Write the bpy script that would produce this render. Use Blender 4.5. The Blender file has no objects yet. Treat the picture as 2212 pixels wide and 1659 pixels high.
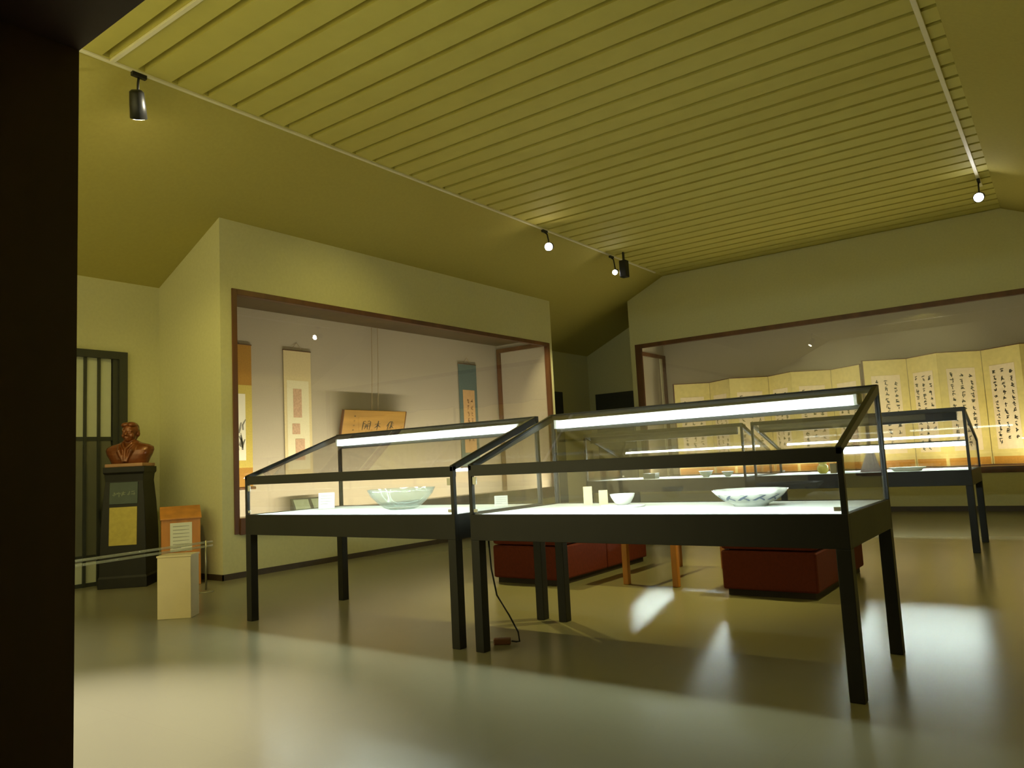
import bpy, bmesh, math, random
from mathutils import Vector, Matrix, noise

random.seed(7)
S = bpy.context.scene
COL = S.collection
PI = math.pi

# ------------------------------------------------------------------ camera
F_PX = 1639.24
PITCH, ROLL, YAW = math.radians(5.886), math.radians(-2.925), math.radians(-36.095)
CAM_H = 1.05
fw = Vector((math.sin(YAW)*math.cos(PITCH), math.cos(YAW)*math.cos(PITCH), math.sin(PITCH)))
r0 = Vector((math.cos(YAW), -math.sin(YAW), 0)); u0 = r0.cross(fw)
rt = math.cos(ROLL)*r0 + math.sin(ROLL)*u0
up = -math.sin(ROLL)*r0 + math.cos(ROLL)*u0
cd = bpy.data.cameras.new('camera'); cam = bpy.data.objects.new('camera', cd); COL.objects.link(cam)
cd.sensor_fit = 'HORIZONTAL'; cd.sensor_width = 36.0; cd.lens = F_PX/2212*36.0
cd.clip_start = 0.02; cd.clip_end = 100
m3 = Matrix((rt, up, -fw)).transposed()
cam.matrix_world = Matrix.Translation((0, 0, CAM_H)) @ m3.to_4x4()
S.camera = cam

# ------------------------------------------------------------------ world, exposure
w = bpy.data.worlds.new('world'); S.world = w; w.use_nodes = True
w.node_tree.nodes['Background'].inputs[0].default_value = (1, .8, .5, 1)
w.node_tree.nodes['Background'].inputs[1].default_value = 0.002
S.view_settings.view_transform = 'Standard'; S.view_settings.look = 'None'
S.view_settings.exposure = 0.0; S.view_settings.gamma = 1.0; S.view_settings.use_curve_mapping = False
S.cycles.use_denoising = True
S.cycles.max_bounces = 10; S.cycles.diffuse_bounces = 5; S.cycles.glossy_bounces = 4
S.cycles.transparent_max_bounces = 40; S.cycles.sample_clamp_indirect = 4.0
S.cycles.caustics_reflective = False; S.cycles.caustics_refractive = False

# ------------------------------------------------------------------ lamps of the room and added fill spots
WARM = (1.0, .86, .24)
WHITE = (.84, 1.0, .92)
TUBE_TOP, TUBE_LOW = 16.0, 112.0       # radiance of the fluorescent tubes in the table cases
def look(o, d):
    o.rotation_euler = Vector(d).to_track_quat('-Z', 'Y').to_euler()
def spot(loc, target, power, angle=80, blend=.9, color=WARM, r=.05):
    l = bpy.data.lights.new('spot_lamp_light', 'SPOT'); l.energy = power; l.color = color
    l.spot_size = math.radians(angle); l.spot_blend = blend; l.shadow_soft_size = r
    o = bpy.data.objects.new('spot_lamp_light', l); COL.objects.link(o); o.location = loc
    look(o, Vector(target)-Vector(loc)); return o
def area(loc, d, sx, sy, power, color, spread=180):
    l = bpy.data.lights.new('tube_lamp_light', 'AREA'); l.shape = 'RECTANGLE'; l.size = sx; l.size_y = sy
    l.energy = power; l.color = color; l.spread = math.radians(spread)
    o = bpy.data.objects.new('tube_lamp_light', l); COL.objects.link(o); o.location = loc
    look(o, d); return o
# ceiling spotlights: four at the modelled heads, the rest lights without fixtures
SPOT_HEADS = [  # head centre, aim
    ((-5.84, 3.04, 4.10), (-7.90, 4.30, 1.3)),
    ((-5.75, 8.97, 4.10), (-2.0, 1.5, 1.5)),
    ((-5.76, 10.95, 4.08), (-2.9, 3.0, .9)),
    ((-.64, 11.25, 4.13), (-.9, 2.0, 1.0)),
]
spot((-5.90, 3.08, 4.00), (-7.75, 4.5, .9), 95, 66)
spot((-5.64, 8.80, 3.98), (-3.4, 7.5, 0), 40, 50)
# heads of both tracks over the benches
spot((-5.80, 6.3, 4.15), (-2.75, 5.5, 0), 520, 48)
spot((-.65, 6.3, 4.15), (-3.0, 5.5, 0), 520, 48)
spot((-5.62, 10.75, 3.96), (-3.6, 9.5, 0), 40, 50)
spot((-.75, 11.05, 4.00), (-1.2, 9.0, .4), 40, 60)
# added spots without heads, fill light on the side walls
spot((-5.2, 6.2, 4.15), (-7.09, 6.0, 1.4), 50, 100)
spot((-.75, 6.0, 4.15), (1.9, 6.0, 1.0), 260, 84)
spot((-.75, 9.5, 4.15), (1.9, 10.0, 1.0), 260, 84)
spot((-.75, 2.2, 4.15), (1.9, 2.4, 1.5), 60, 110)
spot((-4.6, 2.85, 4.15), (-3.35, 1.15, 0), 1700, 43, .9, (1.0, .94, .86))  # lamp by the crossing track, lighting the near floor
spot((-5.2, 4.4, 4.15), (-5.9, .82, 2.0), 1450, 80, 1.0, (1.0, .92, .66))  # added off the tracks: bounces off the front wall onto the near ceiling
spot((-2.6, 4.4, 4.15), (-3.6, .82, 2.9), 950, 80, 1.0, (1.0, .92, .66))  # second added bounce spot on the front wall
# a head of the left track aimed at the far end of the left vitrine
spot((-5.86, 9.3, 4.12), (-7.05, 11.05, 2.1), 420, 30, 1.0, (1.0, .88, .45), .06)
# the tubes in the wall vitrines, behind their sills and headers
LEFT_TUBE = (1.0, .92, .62)
RIGHT_TUBE = (1.0, .92, .52)
area((-7.20, 7.78, .60), (-1, 0, .3), 5.8, .05, 76, LEFT_TUBE)
area((-7.22, 7.78, 3.10), (-1, 0, -.6), 5.8, .05, 3, LEFT_TUBE)
area((-2.9, 13.12, .66), (0, .28, 1), 7.0, .05, 68, RIGHT_TUBE)
area((-2.9, 13.14, 3.18), (0, 1, -.6), 7.0, .05, 6, RIGHT_TUBE)

# ------------------------------------------------------------------ materials
def mat(name, color, rough=.6, metal=0.0, spec=.5, var=.06, scale=8.0, bump=0.0, stretch=None, emit=None, coat=0):
    m = bpy.data.materials.new(name); m.use_nodes = True
    nt = m.node_tree; b = nt.nodes['Principled BSDF']
    b.inputs['Roughness'].default_value = rough; b.inputs['Metallic'].default_value = metal
    b.inputs['Specular IOR Level'].default_value = spec
    if coat: b.inputs['Coat Weight'].default_value = coat; b.inputs['Coat Roughness'].default_value = .15
    tc = nt.nodes.new('ShaderNodeTexCoord'); mp = nt.nodes.new('ShaderNodeMapping')
    if stretch: mp.inputs['Scale'].default_value = stretch
    nt.links.new(tc.outputs['Object'], mp.inputs[0])
    n = nt.nodes.new('ShaderNodeTexNoise'); n.inputs['Scale'].default_value = scale; n.inputs['Detail'].default_value = 4
    nt.links.new(mp.outputs[0], n.inputs['Vector'])
    r = nt.nodes.new('ShaderNodeValToRGB')
    r.color_ramp.elements[0].position = .3; r.color_ramp.elements[1].position = .7
    c = color
    r.color_ramp.elements[0].color = tuple(max(0, v*(1-var)) for v in c)+(1,)
    r.color_ramp.elements[1].color = tuple(min(1, v*(1+var)) for v in c)+(1,)
    nt.links.new(n.outputs['Fac'], r.inputs[0]); nt.links.new(r.outputs[0], b.inputs['Base Color'])
    if bump:
        bp = nt.nodes.new('ShaderNodeBump'); bp.inputs['Strength'].default_value = bump; bp.inputs['Distance'].default_value = .01
        nt.links.new(n.outputs['Fac'], bp.inputs['Height']); nt.links.new(bp.outputs[0], b.inputs['Normal'])
    if emit:
        b.inputs['Emission Color'].default_value = tuple(emit[0])+(1,); b.inputs['Emission Strength'].default_value = emit[1]
    return m
def glass(name, tint=(1, 1, 1), rough=0.0, ior=1.5, extra=0.0):
    m = bpy.data.materials.new(name); m.use_nodes = True
    nt = m.node_tree; nt.nodes.clear()
    out = nt.nodes.new('ShaderNodeOutputMaterial'); mx = nt.nodes.new('ShaderNodeMixShader')
    tr = nt.nodes.new('ShaderNodeBsdfTransparent'); gl = nt.nodes.new('ShaderNodeBsdfGlossy')
    tr.inputs[0].default_value = tuple(tint)+(1,); gl.inputs['Roughness'].default_value = rough
    fr = nt.nodes.new('ShaderNodeFresnel')
    ge = nt.nodes.new('ShaderNodeNewGeometry'); mr = nt.nodes.new('ShaderNodeMapRange')     # same reflectance on both sides of the pane
    mr.inputs[3].default_value = ior; mr.inputs[4].default_value = 1/ior
    nt.links.new(ge.outputs['Backfacing'], mr.inputs[0]); nt.links.new(mr.outputs[0], fr.inputs[0])
    nt.links.new(fr.outputs[0], mx.inputs[0]); nt.links.new(tr.outputs[0], mx.inputs[1]); nt.links.new(gl.outputs[0], mx.inputs[2])
    if extra:   # a share of white scatter: frosted or cut glass
        df = nt.nodes.new('ShaderNodeBsdfTranslucent'); d2 = nt.nodes.new('ShaderNodeBsdfDiffuse')
        df.inputs[0].default_value = d2.inputs[0].default_value = (.85, .92, .9, 1)
        a = nt.nodes.new('ShaderNodeMixShader'); nt.links.new(df.outputs[0], a.inputs[1]); nt.links.new(d2.outputs[0], a.inputs[2])
        b = nt.nodes.new('ShaderNodeMixShader'); b.inputs[0].default_value = extra
        nt.links.new(mx.outputs[0], b.inputs[1]); nt.links.new(a.outputs[0], b.inputs[2]); nt.links.new(b.outputs[0], out.inputs[0])
    else:
        nt.links.new(mx.outputs[0], out.inputs[0])
    return m
def emitter(name, color, strength):
    m = bpy.data.materials.new(name); m.use_nodes = True
    nt = m.node_tree; nt.nodes.clear()
    out = nt.nodes.new('ShaderNodeOutputMaterial'); e = nt.nodes.new('ShaderNodeEmission')
    e.inputs[0].default_value = tuple(color)+(1,); e.inputs[1].default_value = strength
    nt.links.new(e.outputs[0], out.inputs[0]); return m
def floor_mat():
    m = bpy.data.materials.new('polished_vinyl_floor'); m.use_nodes = True
    nt = m.node_tree; b = nt.nodes['Principled BSDF']
    b.inputs['Roughness'].default_value = .23; b.inputs['Specular IOR Level'].default_value = .2
    tc = nt.nodes.new('ShaderNodeTexCoord')
    br = nt.nodes.new('ShaderNodeTexBrick'); br.offset = 0; br.inputs['Scale'].default_value = 1.0
    br.inputs['Brick Width'].default_value = .9; br.inputs['Row Height'].default_value = .9
    br.inputs['Mortar Size'].default_value = .002; br.inputs['Mortar Smooth'].default_value = 1.0
    br.inputs['Color1'].default_value = (.225, .210, .140, 1); br.inputs['Color2'].default_value = (.221, .206, .137, 1)
    br.inputs['Mortar'].default_value = (.21, .195, .13, 1)
    nt.links.new(tc.outputs['Object'], br.inputs['Vector']); nt.links.new(br.outputs[0], b.inputs['Base Color'])
    return m
M = dict(
    wall=mat('cream_plaster', (.58, .56, .33), .85, spec=.2, var=.03, scale=30, bump=.05),
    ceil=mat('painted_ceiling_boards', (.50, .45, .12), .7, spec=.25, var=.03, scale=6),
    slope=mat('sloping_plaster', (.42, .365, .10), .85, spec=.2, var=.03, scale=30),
    floor=floor_mat(),
    nicheceil=mat('dark_brown_ceiling_wood', (.055, .030, .010), .45, var=.3, scale=5, stretch=(1, .2, 1)),
    brown=mat('dark_brown_wood', (.115, .045, .016), .42, var=.3, scale=6, stretch=(1, 1, .2)),
    jamb=mat('black_brown_wood', (.05, .022, .008), .55, var=.3, scale=4, stretch=(1, 1, .15)),
    base=mat('dark_skirting', (.05, .032, .016), .5, var=.15),
    niche=mat('lilac_tan_cloth_lining', (.46, .405, .33), .9, spec=.1, var=.03, scale=60, bump=.04),
    nichefloor=mat('white_vitrine_floor', (.74, .70, .62), .7, var=.03),
    track=mat('cream_light_track', (.72, .68, .50), .45, var=.03),
    black=mat('black_lacquered_metal', (.012, .012, .011), .4, spec=.4, var=.15),
    darkwood=mat('black_stained_wood', (.011, .010, .007), .45, spec=.3, var=.2, scale=5, stretch=(1, 1, .2)),
    fabric=mat('white_deck_cloth', (.80, .84, .80), .85, var=.02, scale=80),
    reflector=mat('white_enamel', (.85, .87, .84), .4, var=.02),
    chrome=mat('chrome_clip', (.62, .62, .58), .35, metal=.35, var=.03),
    glass=glass('clear_case_glass'),
    tube_top=emitter('upper_fluorescent_glow', WHITE, TUBE_TOP),
    tube_low=emitter('lower_fluorescent_glow', WHITE, TUBE_LOW),
    spot_glow=emitter('halogen_glow', (1.0, .84, .55), 60),
    spot_white=emitter('white_halogen_glow', (1.0, .96, .9), 60),
    red=mat('red_upholstery', (.115, .017, .008), .75, spec=.25, var=.12, scale=40, bump=.1),
    redbase=mat('dark_plinth', (.02, .012, .008), .7),
    oak=mat('orange_oak', (.48, .19, .035), .45, var=.2, scale=9, stretch=(1, 1, .2)),
    bronze=mat('red_brown_bronze', (.19, .055, .016), .24, metal=.25, spec=.7, var=.25, scale=12),
    slate=mat('green_black_plate', (.035, .055, .042), .4, var=.15),
    goldplate=mat('dull_gold_plate', (.45, .36, .07), .5, metal=.15, var=.08, scale=30),
    goldtxt=mat('faded_gold_lettering', (.16, .19, .13), .5),
    pinkslab=mat('tan_bust_base', (.40, .21, .11), .5, var=.15),
    paper=mat('white_notice_paper', (.72, .72, .62), .8, var=.02),
    ink=mat('black_ink', (.02, .018, .016), .8, var=.2, scale=50),
    greyink=mat('diluted_ink', (.20, .19, .18), .85, var=.3, scale=30),
    printink=mat('faint_print', (.38, .38, .33), .8),
    gold=mat('gold_leaf_paper', (.72, .60, .26), .55, var=.06, scale=14),
    sheet=mat('pale_pink_paper', (.80, .66, .52), .8, var=.05, scale=20),
    screenedge=mat('brown_silk_border', (.10, .04, .03), .6, var=.2),
    screenband=mat('orange_brocade', (.58, .28, .045), .6, var=.1, scale=40),
    brocade=mat('mustard_brocade', (.50, .33, .06), .8, var=.1, scale=60),
    brocade2=mat('golden_brocade', (.55, .43, .10), .8, var=.08, scale=60),
    rust=mat('rust_brocade', (.40, .20, .03), .8, var=.1, scale=60),
    scrollpaper=mat('ivory_scroll_paper', (.80, .76, .66), .85, var=.03),
    cream=mat('cream_silk_mount', (.66, .55, .33), .85, var=.05, scale=50),
    palesilk=mat('pale_silk', (.74, .68, .50), .85, var=.04, scale=50),
    rose=mat('rose_brown_rubbing', (.55, .36, .25), .85, var=.15, scale=40),
    teal=mat('teal_silk_mount', (.10, .15, .15), .8, var=.1, scale=50),
    orangepaper=mat('orange_tan_paper', (.62, .38, .18), .85, var=.06, scale=25),
    plaque=mat('honey_wood_plaque', (.33, .175, .03), .5, var=.18, scale=5, stretch=(.2, .2, 3)),
    string=mat('tan_cord', (.38, .28, .17), .8),
    frost=mat('frosted_door_pane', (.50, .52, .40), .6, var=.03),
    smoke=mat('grey_door_pane', (.13, .13, .09), .3, var=.05),
    cutglass=glass('milky_cut_glass', (.92, .97, .96), .08, 1.5, .10),
    acrylic=glass('clear_acrylic_bar', (.97, .96, .90), .05, 1.55, .25),
    porcelain=mat('white_porcelain', (.80, .82, .78), .15, spec=.6, var=.03),
    blue=mat('blue_black_glaze', (.06, .08, .13), .3, var=.4, scale=30),
    card=mat('white_card', (.82, .82, .78), .8, var=.02),
    tancard=mat('tan_card', (.70, .58, .36), .8, var=.03),
    yellowglaze=mat('yellow_green_glaze', (.52, .45, .08), .22, var=.15, scale=20),
    celadon=mat('pale_green_glaze', (.45, .53, .45), .2, var=.1),
    lilac=mat('lilac_paper', (.50, .42, .42), .85, var=.05),
    beige=mat('beige_plinth_paint', (.62, .52, .30), .6, var=.03),
    steel=mat('thin_steel_rod', (.30, .28, .20), .3, metal=.8),
    cable=mat('black_cable', (.015, .014, .012), .6),
    plug=mat('red_brown_plug', (.16, .06, .025), .5),
    doordark=mat('dark_grey_door', (.035, .037, .030), .45, var=.1),
)

# ------------------------------------------------------------------ builders
def box(bm, x0, x1, y0, y1, z0, z1):
    v = [bm.verts.new(p) for p in ((x0, y0, z0), (x1, y0, z0), (x1, y1, z0), (x0, y1, z0), (x0, y0, z1), (x1, y0, z1), (x1, y1, z1), (x0, y1, z1))]
    for f in ((0, 3, 2, 1), (4, 5, 6, 7), (0, 1, 5, 4), (1, 2, 6, 5), (2, 3, 7, 6), (3, 0, 4, 7)):
        bm.faces.new([v[i] for i in f])
def prism(bm, poly, axis, a, b):
    """poly of 2-D points extruded along axis from a to b; for 'x' the points are (y, z), for 'y' (x, z), for 'z' (x, y)"""
    def P(p, t):
        return {'x': (t, p[0], p[1]), 'y': (p[0], t, p[1]), 'z': (p[0], p[1], t)}[axis]
    A = [bm.verts.new(P(p, a)) for p in poly]; B = [bm.verts.new(P(p, b)) for p in poly]
    n = len(poly)
    bm.faces.new(A); bm.faces.new(B[::-1])
    for i in range(n):
        bm.faces.new((A[i], B[i], B[(i+1) % n], A[(i+1) % n]))
def beam(bm, p, q, wd, ht, upv=(0, 0, 1)):
    p = Vector(p); q = Vector(q); d = (q-p).normalized(); s = d.cross(Vector(upv)).normalized(); u = s.cross(d)
    A = [bm.verts.new(p+s*a*wd/2+u*b*ht/2) for a, b in ((-1, -1), (1, -1), (1, 1), (-1, 1))]
    B = [bm.verts.new(q+s*a*wd/2+u*b*ht/2) for a, b in ((-1, -1), (1, -1), (1, 1), (-1, 1))]
    bm.faces.new(A[::-1]); bm.faces.new(B)
    for i in range(4):
        bm.faces.new((A[i], A[(i+1) % 4], B[(i+1) % 4], B[i]))
def tube(bm, pts, r, seg=10):
    pts = [Vector(p) for p in pts]; rings = []
    for i, p in enumerate(pts):
        d = (pts[min(i+1, len(pts)-1)]-pts[max(i-1, 0)]).normalized()
        a = Vector((0, 0, 1)) if abs(d.z) < .9 else Vector((1, 0, 0))
        s = d.cross(a).normalized(); u = s.cross(d)
        rr = r[i] if isinstance(r, (list, tuple)) else r
        rings.append([bm.verts.new(p+(s*math.cos(k*2*PI/seg)+u*math.sin(k*2*PI/seg))*rr) for k in range(seg)])
    for a, b in zip(rings, rings[1:]):
        for k in range(seg):
            bm.faces.new((a[k], a[(k+1) % seg], b[(k+1) % seg], b[k]))
    bm.faces.new(rings[0][::-1]); bm.faces.new(rings[-1])
def lathe(bm, prof, seg=40, c=(0, 0, 0), scallop=0.0, n=12, sy=1.0):
    rings = []
    top = max(z for _, z in prof)
    for r, z in prof:
        ring = []
        for k in range(seg):
            a = 2*PI*k/seg
            rr = r*(1+scallop*math.cos(n*a)*(z/top if top else 0))
            ring.append(bm.verts.new((c[0]+rr*math.cos(a), c[1]+sy*rr*math.sin(a), c[2]+z)))
        rings.append(ring)
    for a, b in zip(rings, rings[1:]):
        for k in range(seg):
            bm.faces.new((a[k], a[(k+1) % seg], b[(k+1) % seg], b[k]))
    bm.faces.new(rings[0][::-1]); bm.faces.new(rings[-1])
def ell(bm, c, r, rot=None, sub=3):
    mm = Matrix.Translation(c) @ (rot.to_4x4() if rot else Matrix.Identity(4)) @ Matrix.Diagonal((r[0], r[1], r[2], 1))
    bmesh.ops.create_icosphere(bm, subdivisions=sub, radius=1, matrix=mm)
def link(name, bm, m, parent=None, smooth=False, bevel=0.0, local=False):
    bmesh.ops.recalc_face_normals(bm, faces=bm.faces)
    if smooth:
        for f in bm.faces: f.smooth = True
    me = bpy.data.meshes.new(name); bm.to_mesh(me); bm.free(); me.materials.append(M[m] if isinstance(m, str) else m)
    o = bpy.data.objects.new(name, me); COL.objects.link(o)
    if parent is not None: o.parent = parent
    if bevel:
        b = o.modifiers.new('bevel', 'BEVEL'); b.width = bevel; b.segments = 2; b.limit_method = 'ANGLE'
    return o
def boxes(name, bl, m, parent=None, bevel=0.0):
    bm = bmesh.new()
    for b in bl: box(bm, *b)
    return link(name, bm, m, parent, bevel=bevel)
def struct(o, label=None):
    o['kind'] = 'structure'
    if label: o['label'] = label
    return o
def thing(name, label, cat, loc=(0, 0, 0), rz=0.0, group=None):
    o = bpy.data.objects.new(name, None); COL.objects.link(o); o.location = loc; o.rotation_euler = (0, 0, rz)
    o.empty_display_size = .1
    return tag(o, label, cat, group)
def tag(o, label, cat, group=None):
    o['label'] = label; o['category'] = cat
    if group: o['group'] = group
    return o
def copy_tree(o, parent=None):
    c = o.copy(); COL.objects.link(c)
    if parent is not None: c.parent = parent
    for ch in list(o.children): copy_tree(ch, c)
    return c
def stroke(bm, pts, wd, frame, depth=.0012):
    """a brush stroke: tapering ribbon through 2-D points; frame maps (u, v, depth) to 3-D"""
    pts = [Vector(p) for p in pts]; n = len(pts); L = []
    for i, p in enumerate(pts):
        d = (pts[min(i+1, n-1)]-pts[max(i-1, 0)])
        d = d.normalized() if d.length > 1e-9 else Vector((1, 0))
        nn = Vector((-d.y, d.x)); t = i/(n-1)
        ww = wd*(.55+.6*math.sin(PI*min(1, t*.8+.25)))*.5
        L.append((p+nn*ww, p-nn*ww))
    T = [(bm.verts.new(frame(a.x, a.y, depth)), bm.verts.new(frame(b.x, b.y, depth))) for a, b in L]
    B = [(bm.verts.new(frame(a.x, a.y, 0)), bm.verts.new(frame(b.x, b.y, 0))) for a, b in L]
    for i in range(n-1):
        bm.faces.new((T[i][0], T[i][1], T[i+1][1], T[i+1][0]))
        bm.faces.new((T[i][0], T[i+1][0], B[i+1][0], B[i][0])); bm.faces.new((T[i][1], B[i][1], B[i+1][1], T[i+1][1]))
    bm.faces.new((T[0][0], B[0][0], B[0][1], T[0][1])); bm.faces.new((T[-1][0], T[-1][1], B[-1][1], B[-1][0]))
def scribble(bm, cu, cv, s, frame, rnd, wd):
    """one running-hand character of four or five strokes in a cell of side s"""
    k = rnd.randint(3, 5)
    y = .42
    for i in range(k):
        t = rnd.random()
        if t < .45:
            a = (rnd.uniform(-.45, -.2), y); b = (rnd.uniform(.2, .45), y+rnd.uniform(.0, .16))
            pts = [a, ((a[0]+b[0])/2, (a[1]+b[1])/2+rnd.uniform(-.03, .06)), b]
        elif t < .75:
            x = rnd.uniform(-.25, .25)
            pts = [(x, y+.1), (x+rnd.uniform(-.06, .06), y-.2), (x+rnd.uniform(-.2, .1), y-.45)]
        else:
            x = rnd.uniform(-.1, .1)
            pts = [(x, y), (x-.15*rnd.random(), y-.18), (x+.25, y-.36), (x+.4, y-.34)]
        y -= .75/k
        stroke(bm, [(cu+p[0]*s, cv+p[1]*s) for p in pts], wd, frame)

# ------------------------------------------------------------------ setting: room shell
XL, XR, YF, YB = -8.3, 1.93, .83, 14.2
XE0, XE1, ZC, SL = -5.86, -.50, 4.375, .46      # flat part of the ceiling and its sloping sides
ZL = ZC - SL*(XE0-XL); ZR = ZC - SL*(XR-XE1)
BAYX, BAYY0, BAYY1 = -7.09, 4.57, 10.95         # front plane and ends of the left vitrine bay
RBY, RBX = 13.0, -6.63                          # front plane and left end of the far vitrine bay
def zc(x):
    return ZC - SL*max(0, XE0-x, x-XE1)
struct(boxes('floor', [(XL-.3, XR+.3, -2.2, YB+.3, -.1, 0)], 'floor'))
# ceiling: flat part made of boards running along x with grooves between, plain sloping sides
bm = bmesh.new()
pitch, groove = .2845, .058
y = YF-.06
while y < YB:
    box(bm, XE0+.07, XE1-.0, y+groove/2, min(y+pitch-groove/2, YB), ZC, ZC+.085)
    y += pitch
box(bm, XE0-.02, XE1+.02, YF-.14, YB+.1, ZC+.085, ZC+.12)
box(bm, XE0-.02, XE0+.07, YF-.14, YB+.1, ZC, ZC+.12)
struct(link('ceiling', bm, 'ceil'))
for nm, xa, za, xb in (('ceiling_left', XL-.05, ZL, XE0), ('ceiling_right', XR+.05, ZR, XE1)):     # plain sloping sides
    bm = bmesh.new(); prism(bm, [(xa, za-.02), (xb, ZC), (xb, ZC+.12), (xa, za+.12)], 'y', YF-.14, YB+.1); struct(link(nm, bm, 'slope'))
struct(boxes('wall_left', [(XL-.12, XL, YF-.2, YB+.12, 0, ZL+.1)], 'wall'))
struct(boxes('wall_right', [(XR, XR+.12, YF-.2, YB+.12, 0, ZR+.1)], 'wall'))
bm = bmesh.new(); prism(bm, [(XL, 0), (XR, 0), (XR, ZR), (XE1, ZC), (XE0, ZC), (XL, ZL)], 'y', YB, YB+.12); struct(link('wall_back', bm, 'wall'))
# front wall with the wide opening the photo is taken through
JX, LZ = -1.875, 2.115
bm = bmesh.new()
prism(bm, [(XL, 0), (JX-.25, 0), (JX-.25, ZC), (XE0, ZC), (XL, ZL)], 'y', YF-.14, YF-.02)
prism(bm, [(JX-.25, LZ+.3), (XE1, LZ+.3), (XR, LZ+.3), (XR, ZR), (XE1, ZC), (JX-.25, ZC)], 'y', YF-.14, YF-.02)
box(bm, 1.3, XR, YF-.14, YF-.02, 0, LZ+.3)
struct(link('wall_front', bm, 'wall'))
struct(boxes('trim_1', [(JX-.25, JX, YF-.20, YF, 0, LZ+.3)], 'jamb'), 'dark wooden jamb of the doorway along the left edge of the view')
struct(boxes('trim_2', [(JX, 1.3, YF-.20, YF, LZ, LZ+.3)], 'jamb'), 'dark wooden lintel of the doorway')
# dim lobby behind the camera
struct(boxes('wall_lobby', [(XL, XL+.1, -2.2, YF-.2, 0, 3.0), (XR, XR+.1, -2.2, YF-.2, 0, 3.0), (XL, XR, -2.3, -2.2, 0, 3.0)], 'jamb'))
struct(boxes('ceiling_lobby', [(XL, XR, -2.3, YF-.2, 2.9, 3.0)], 'jamb'))

# left vitrine bay: a box built out from the left wall with a wide glazed opening
OY0, OY1, OZ0, OZ1 = 4.735, 10.835, .50, 3.03
ND = XL+.10       # back of the niche
bm = bmesh.new()
def baytop(x): return zc(x)+.02
def bay_y(y0, y1, z0, z1f):     # slab across x between niche and front
    prism(bm, [(XL, z0), (BAYX, z0), (BAYX, z1f(BAYX)), (XL, z1f(XL))], 'y', y0, y1)
bay_y(BAYY0, OY0-.0, 0, baytop)                       # near end
bay_y(OY1, BAYY1, 0, baytop)                          # far end
prism(bm, [(XL, 0), (BAYX, 0), (BAYX, OZ0), (XL, OZ0)], 'y', OY0, OY1)
prism(bm, [(BAYX-.12, OZ1), (BAYX, OZ1), (BAYX, baytop(BAYX)), (BAYX-.12, baytop(BAYX-.12))], 'y', OY0, OY1)
prism(bm, [(XL, 3.20), (BAYX-.12, 3.20), (BAYX-.12, 3.3), (XL, 3.3)], 'y', OY0, OY1)
struct(link('wall_bay_left', bm, 'wall'))
struct(boxes('wall_niche_left', [(XL+.005, ND, OY0, OY1, OZ0, 3.2), (ND, BAYX-.02, OY0, OY0+.01, OZ0, OZ1), (ND, BAYX-.05, OY1-.01, OY1, OZ0, 3.2)], 'niche'))
struct(boxes('ceiling_niche_left', [(ND, BAYX-.12, OY0, OY1, 3.15, 3.2)], 'nicheceil'))
struct(boxes('floor_niche_left', [(ND, BAYX-.06, OY0, OY1, OZ0, OZ0+.06)], 'nichefloor'))
struct(boxes('trim_3', [(BAYX-.06, BAYX+.015, OY0-.03, OY0+.03, OZ0-.05, OZ1+.03), (BAYX-.06, BAYX+.015, OY1-.04, OY1+.03, OZ0-.05, OZ1+.03),
                        (BAYX-.06, BAYX+.015, OY0+.03, OY1-.04, OZ1-.03, OZ1+.03), (BAYX-.06, BAYX+.03, OY0+.03, OY1-.04, OZ0-.06, OZ0+.11)], 'brown', bevel=.004),
       'brown wooden frame of the left wall vitrine')
struct(boxes('trim_4', [(ND+.02, ND+.09, OY1-.05, OY1-.005, OZ0+.06, 3.08), (ND+.09, BAYX-.06, OY1-.05, OY1-.005, 3.01, 3.08)], 'brown'), 'brown wooden frame on the end panel inside the left vitrine')
struct(boxes('window_1', [(BAYX-.035, BAYX-.025, OY0+.03, OY1-.04, OZ0+.11, OZ1-.03)], 'glass'), 'glass front of the left wall vitrine')
struct(boxes('baseboard_left', [(XL, BAYX+.012, BAYY0-.012, BAYY0, 0, .06), (BAYX, BAYX+.012, BAYY0-.012, BAYY1+.012, 0, .06),
                                (XL, XL+.012, 4.2, BAYY0, 0, .06), (XL, XL+.012, BAYY1, 12.2, 0, .06)], 'base'))

# far vitrine bay
PX0, PX1, PZ0, PZ1 = -6.50, 1.2, .60, 3.125
bm = bmesh.new()
prism(bm, [(RBX, 0), (PX0, 0), (PX0, zc(PX0)), (RBX, zc(RBX))], 'y', RBY, YB)
prism(bm, [(PX1, 0), (XR, 0), (XR, ZR), (PX1, zc(PX1))], 'y', RBY, YB)
box(bm, PX0, PX1, RBY, YB, 0, PZ0)
prism(bm, [(PX0, PZ1), (PX1, PZ1), (PX1, zc(PX1)), (XE1, ZC), (XE0, ZC), (PX0, zc(PX0))], 'y', RBY, RBY+.12)
struct(link('wall_bay_far', bm, 'wall'))
struct(boxes('wall_niche_far', [(PX0, PX1, YB-.03, YB, PZ0, 3.3), (PX0, PX0+.01, RBY+.05, YB-.03, PZ0, 3.3)], 'niche'))
struct(boxes('ceiling_niche_far', [(PX0, PX1, RBY+.12, YB, 3.25, 3.3)], 'nicheceil'))
struct(boxes('floor_niche_far', [(PX0, PX1, RBY+.06, YB-.03, PZ0, PZ0+.035)], 'brown'))
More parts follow.
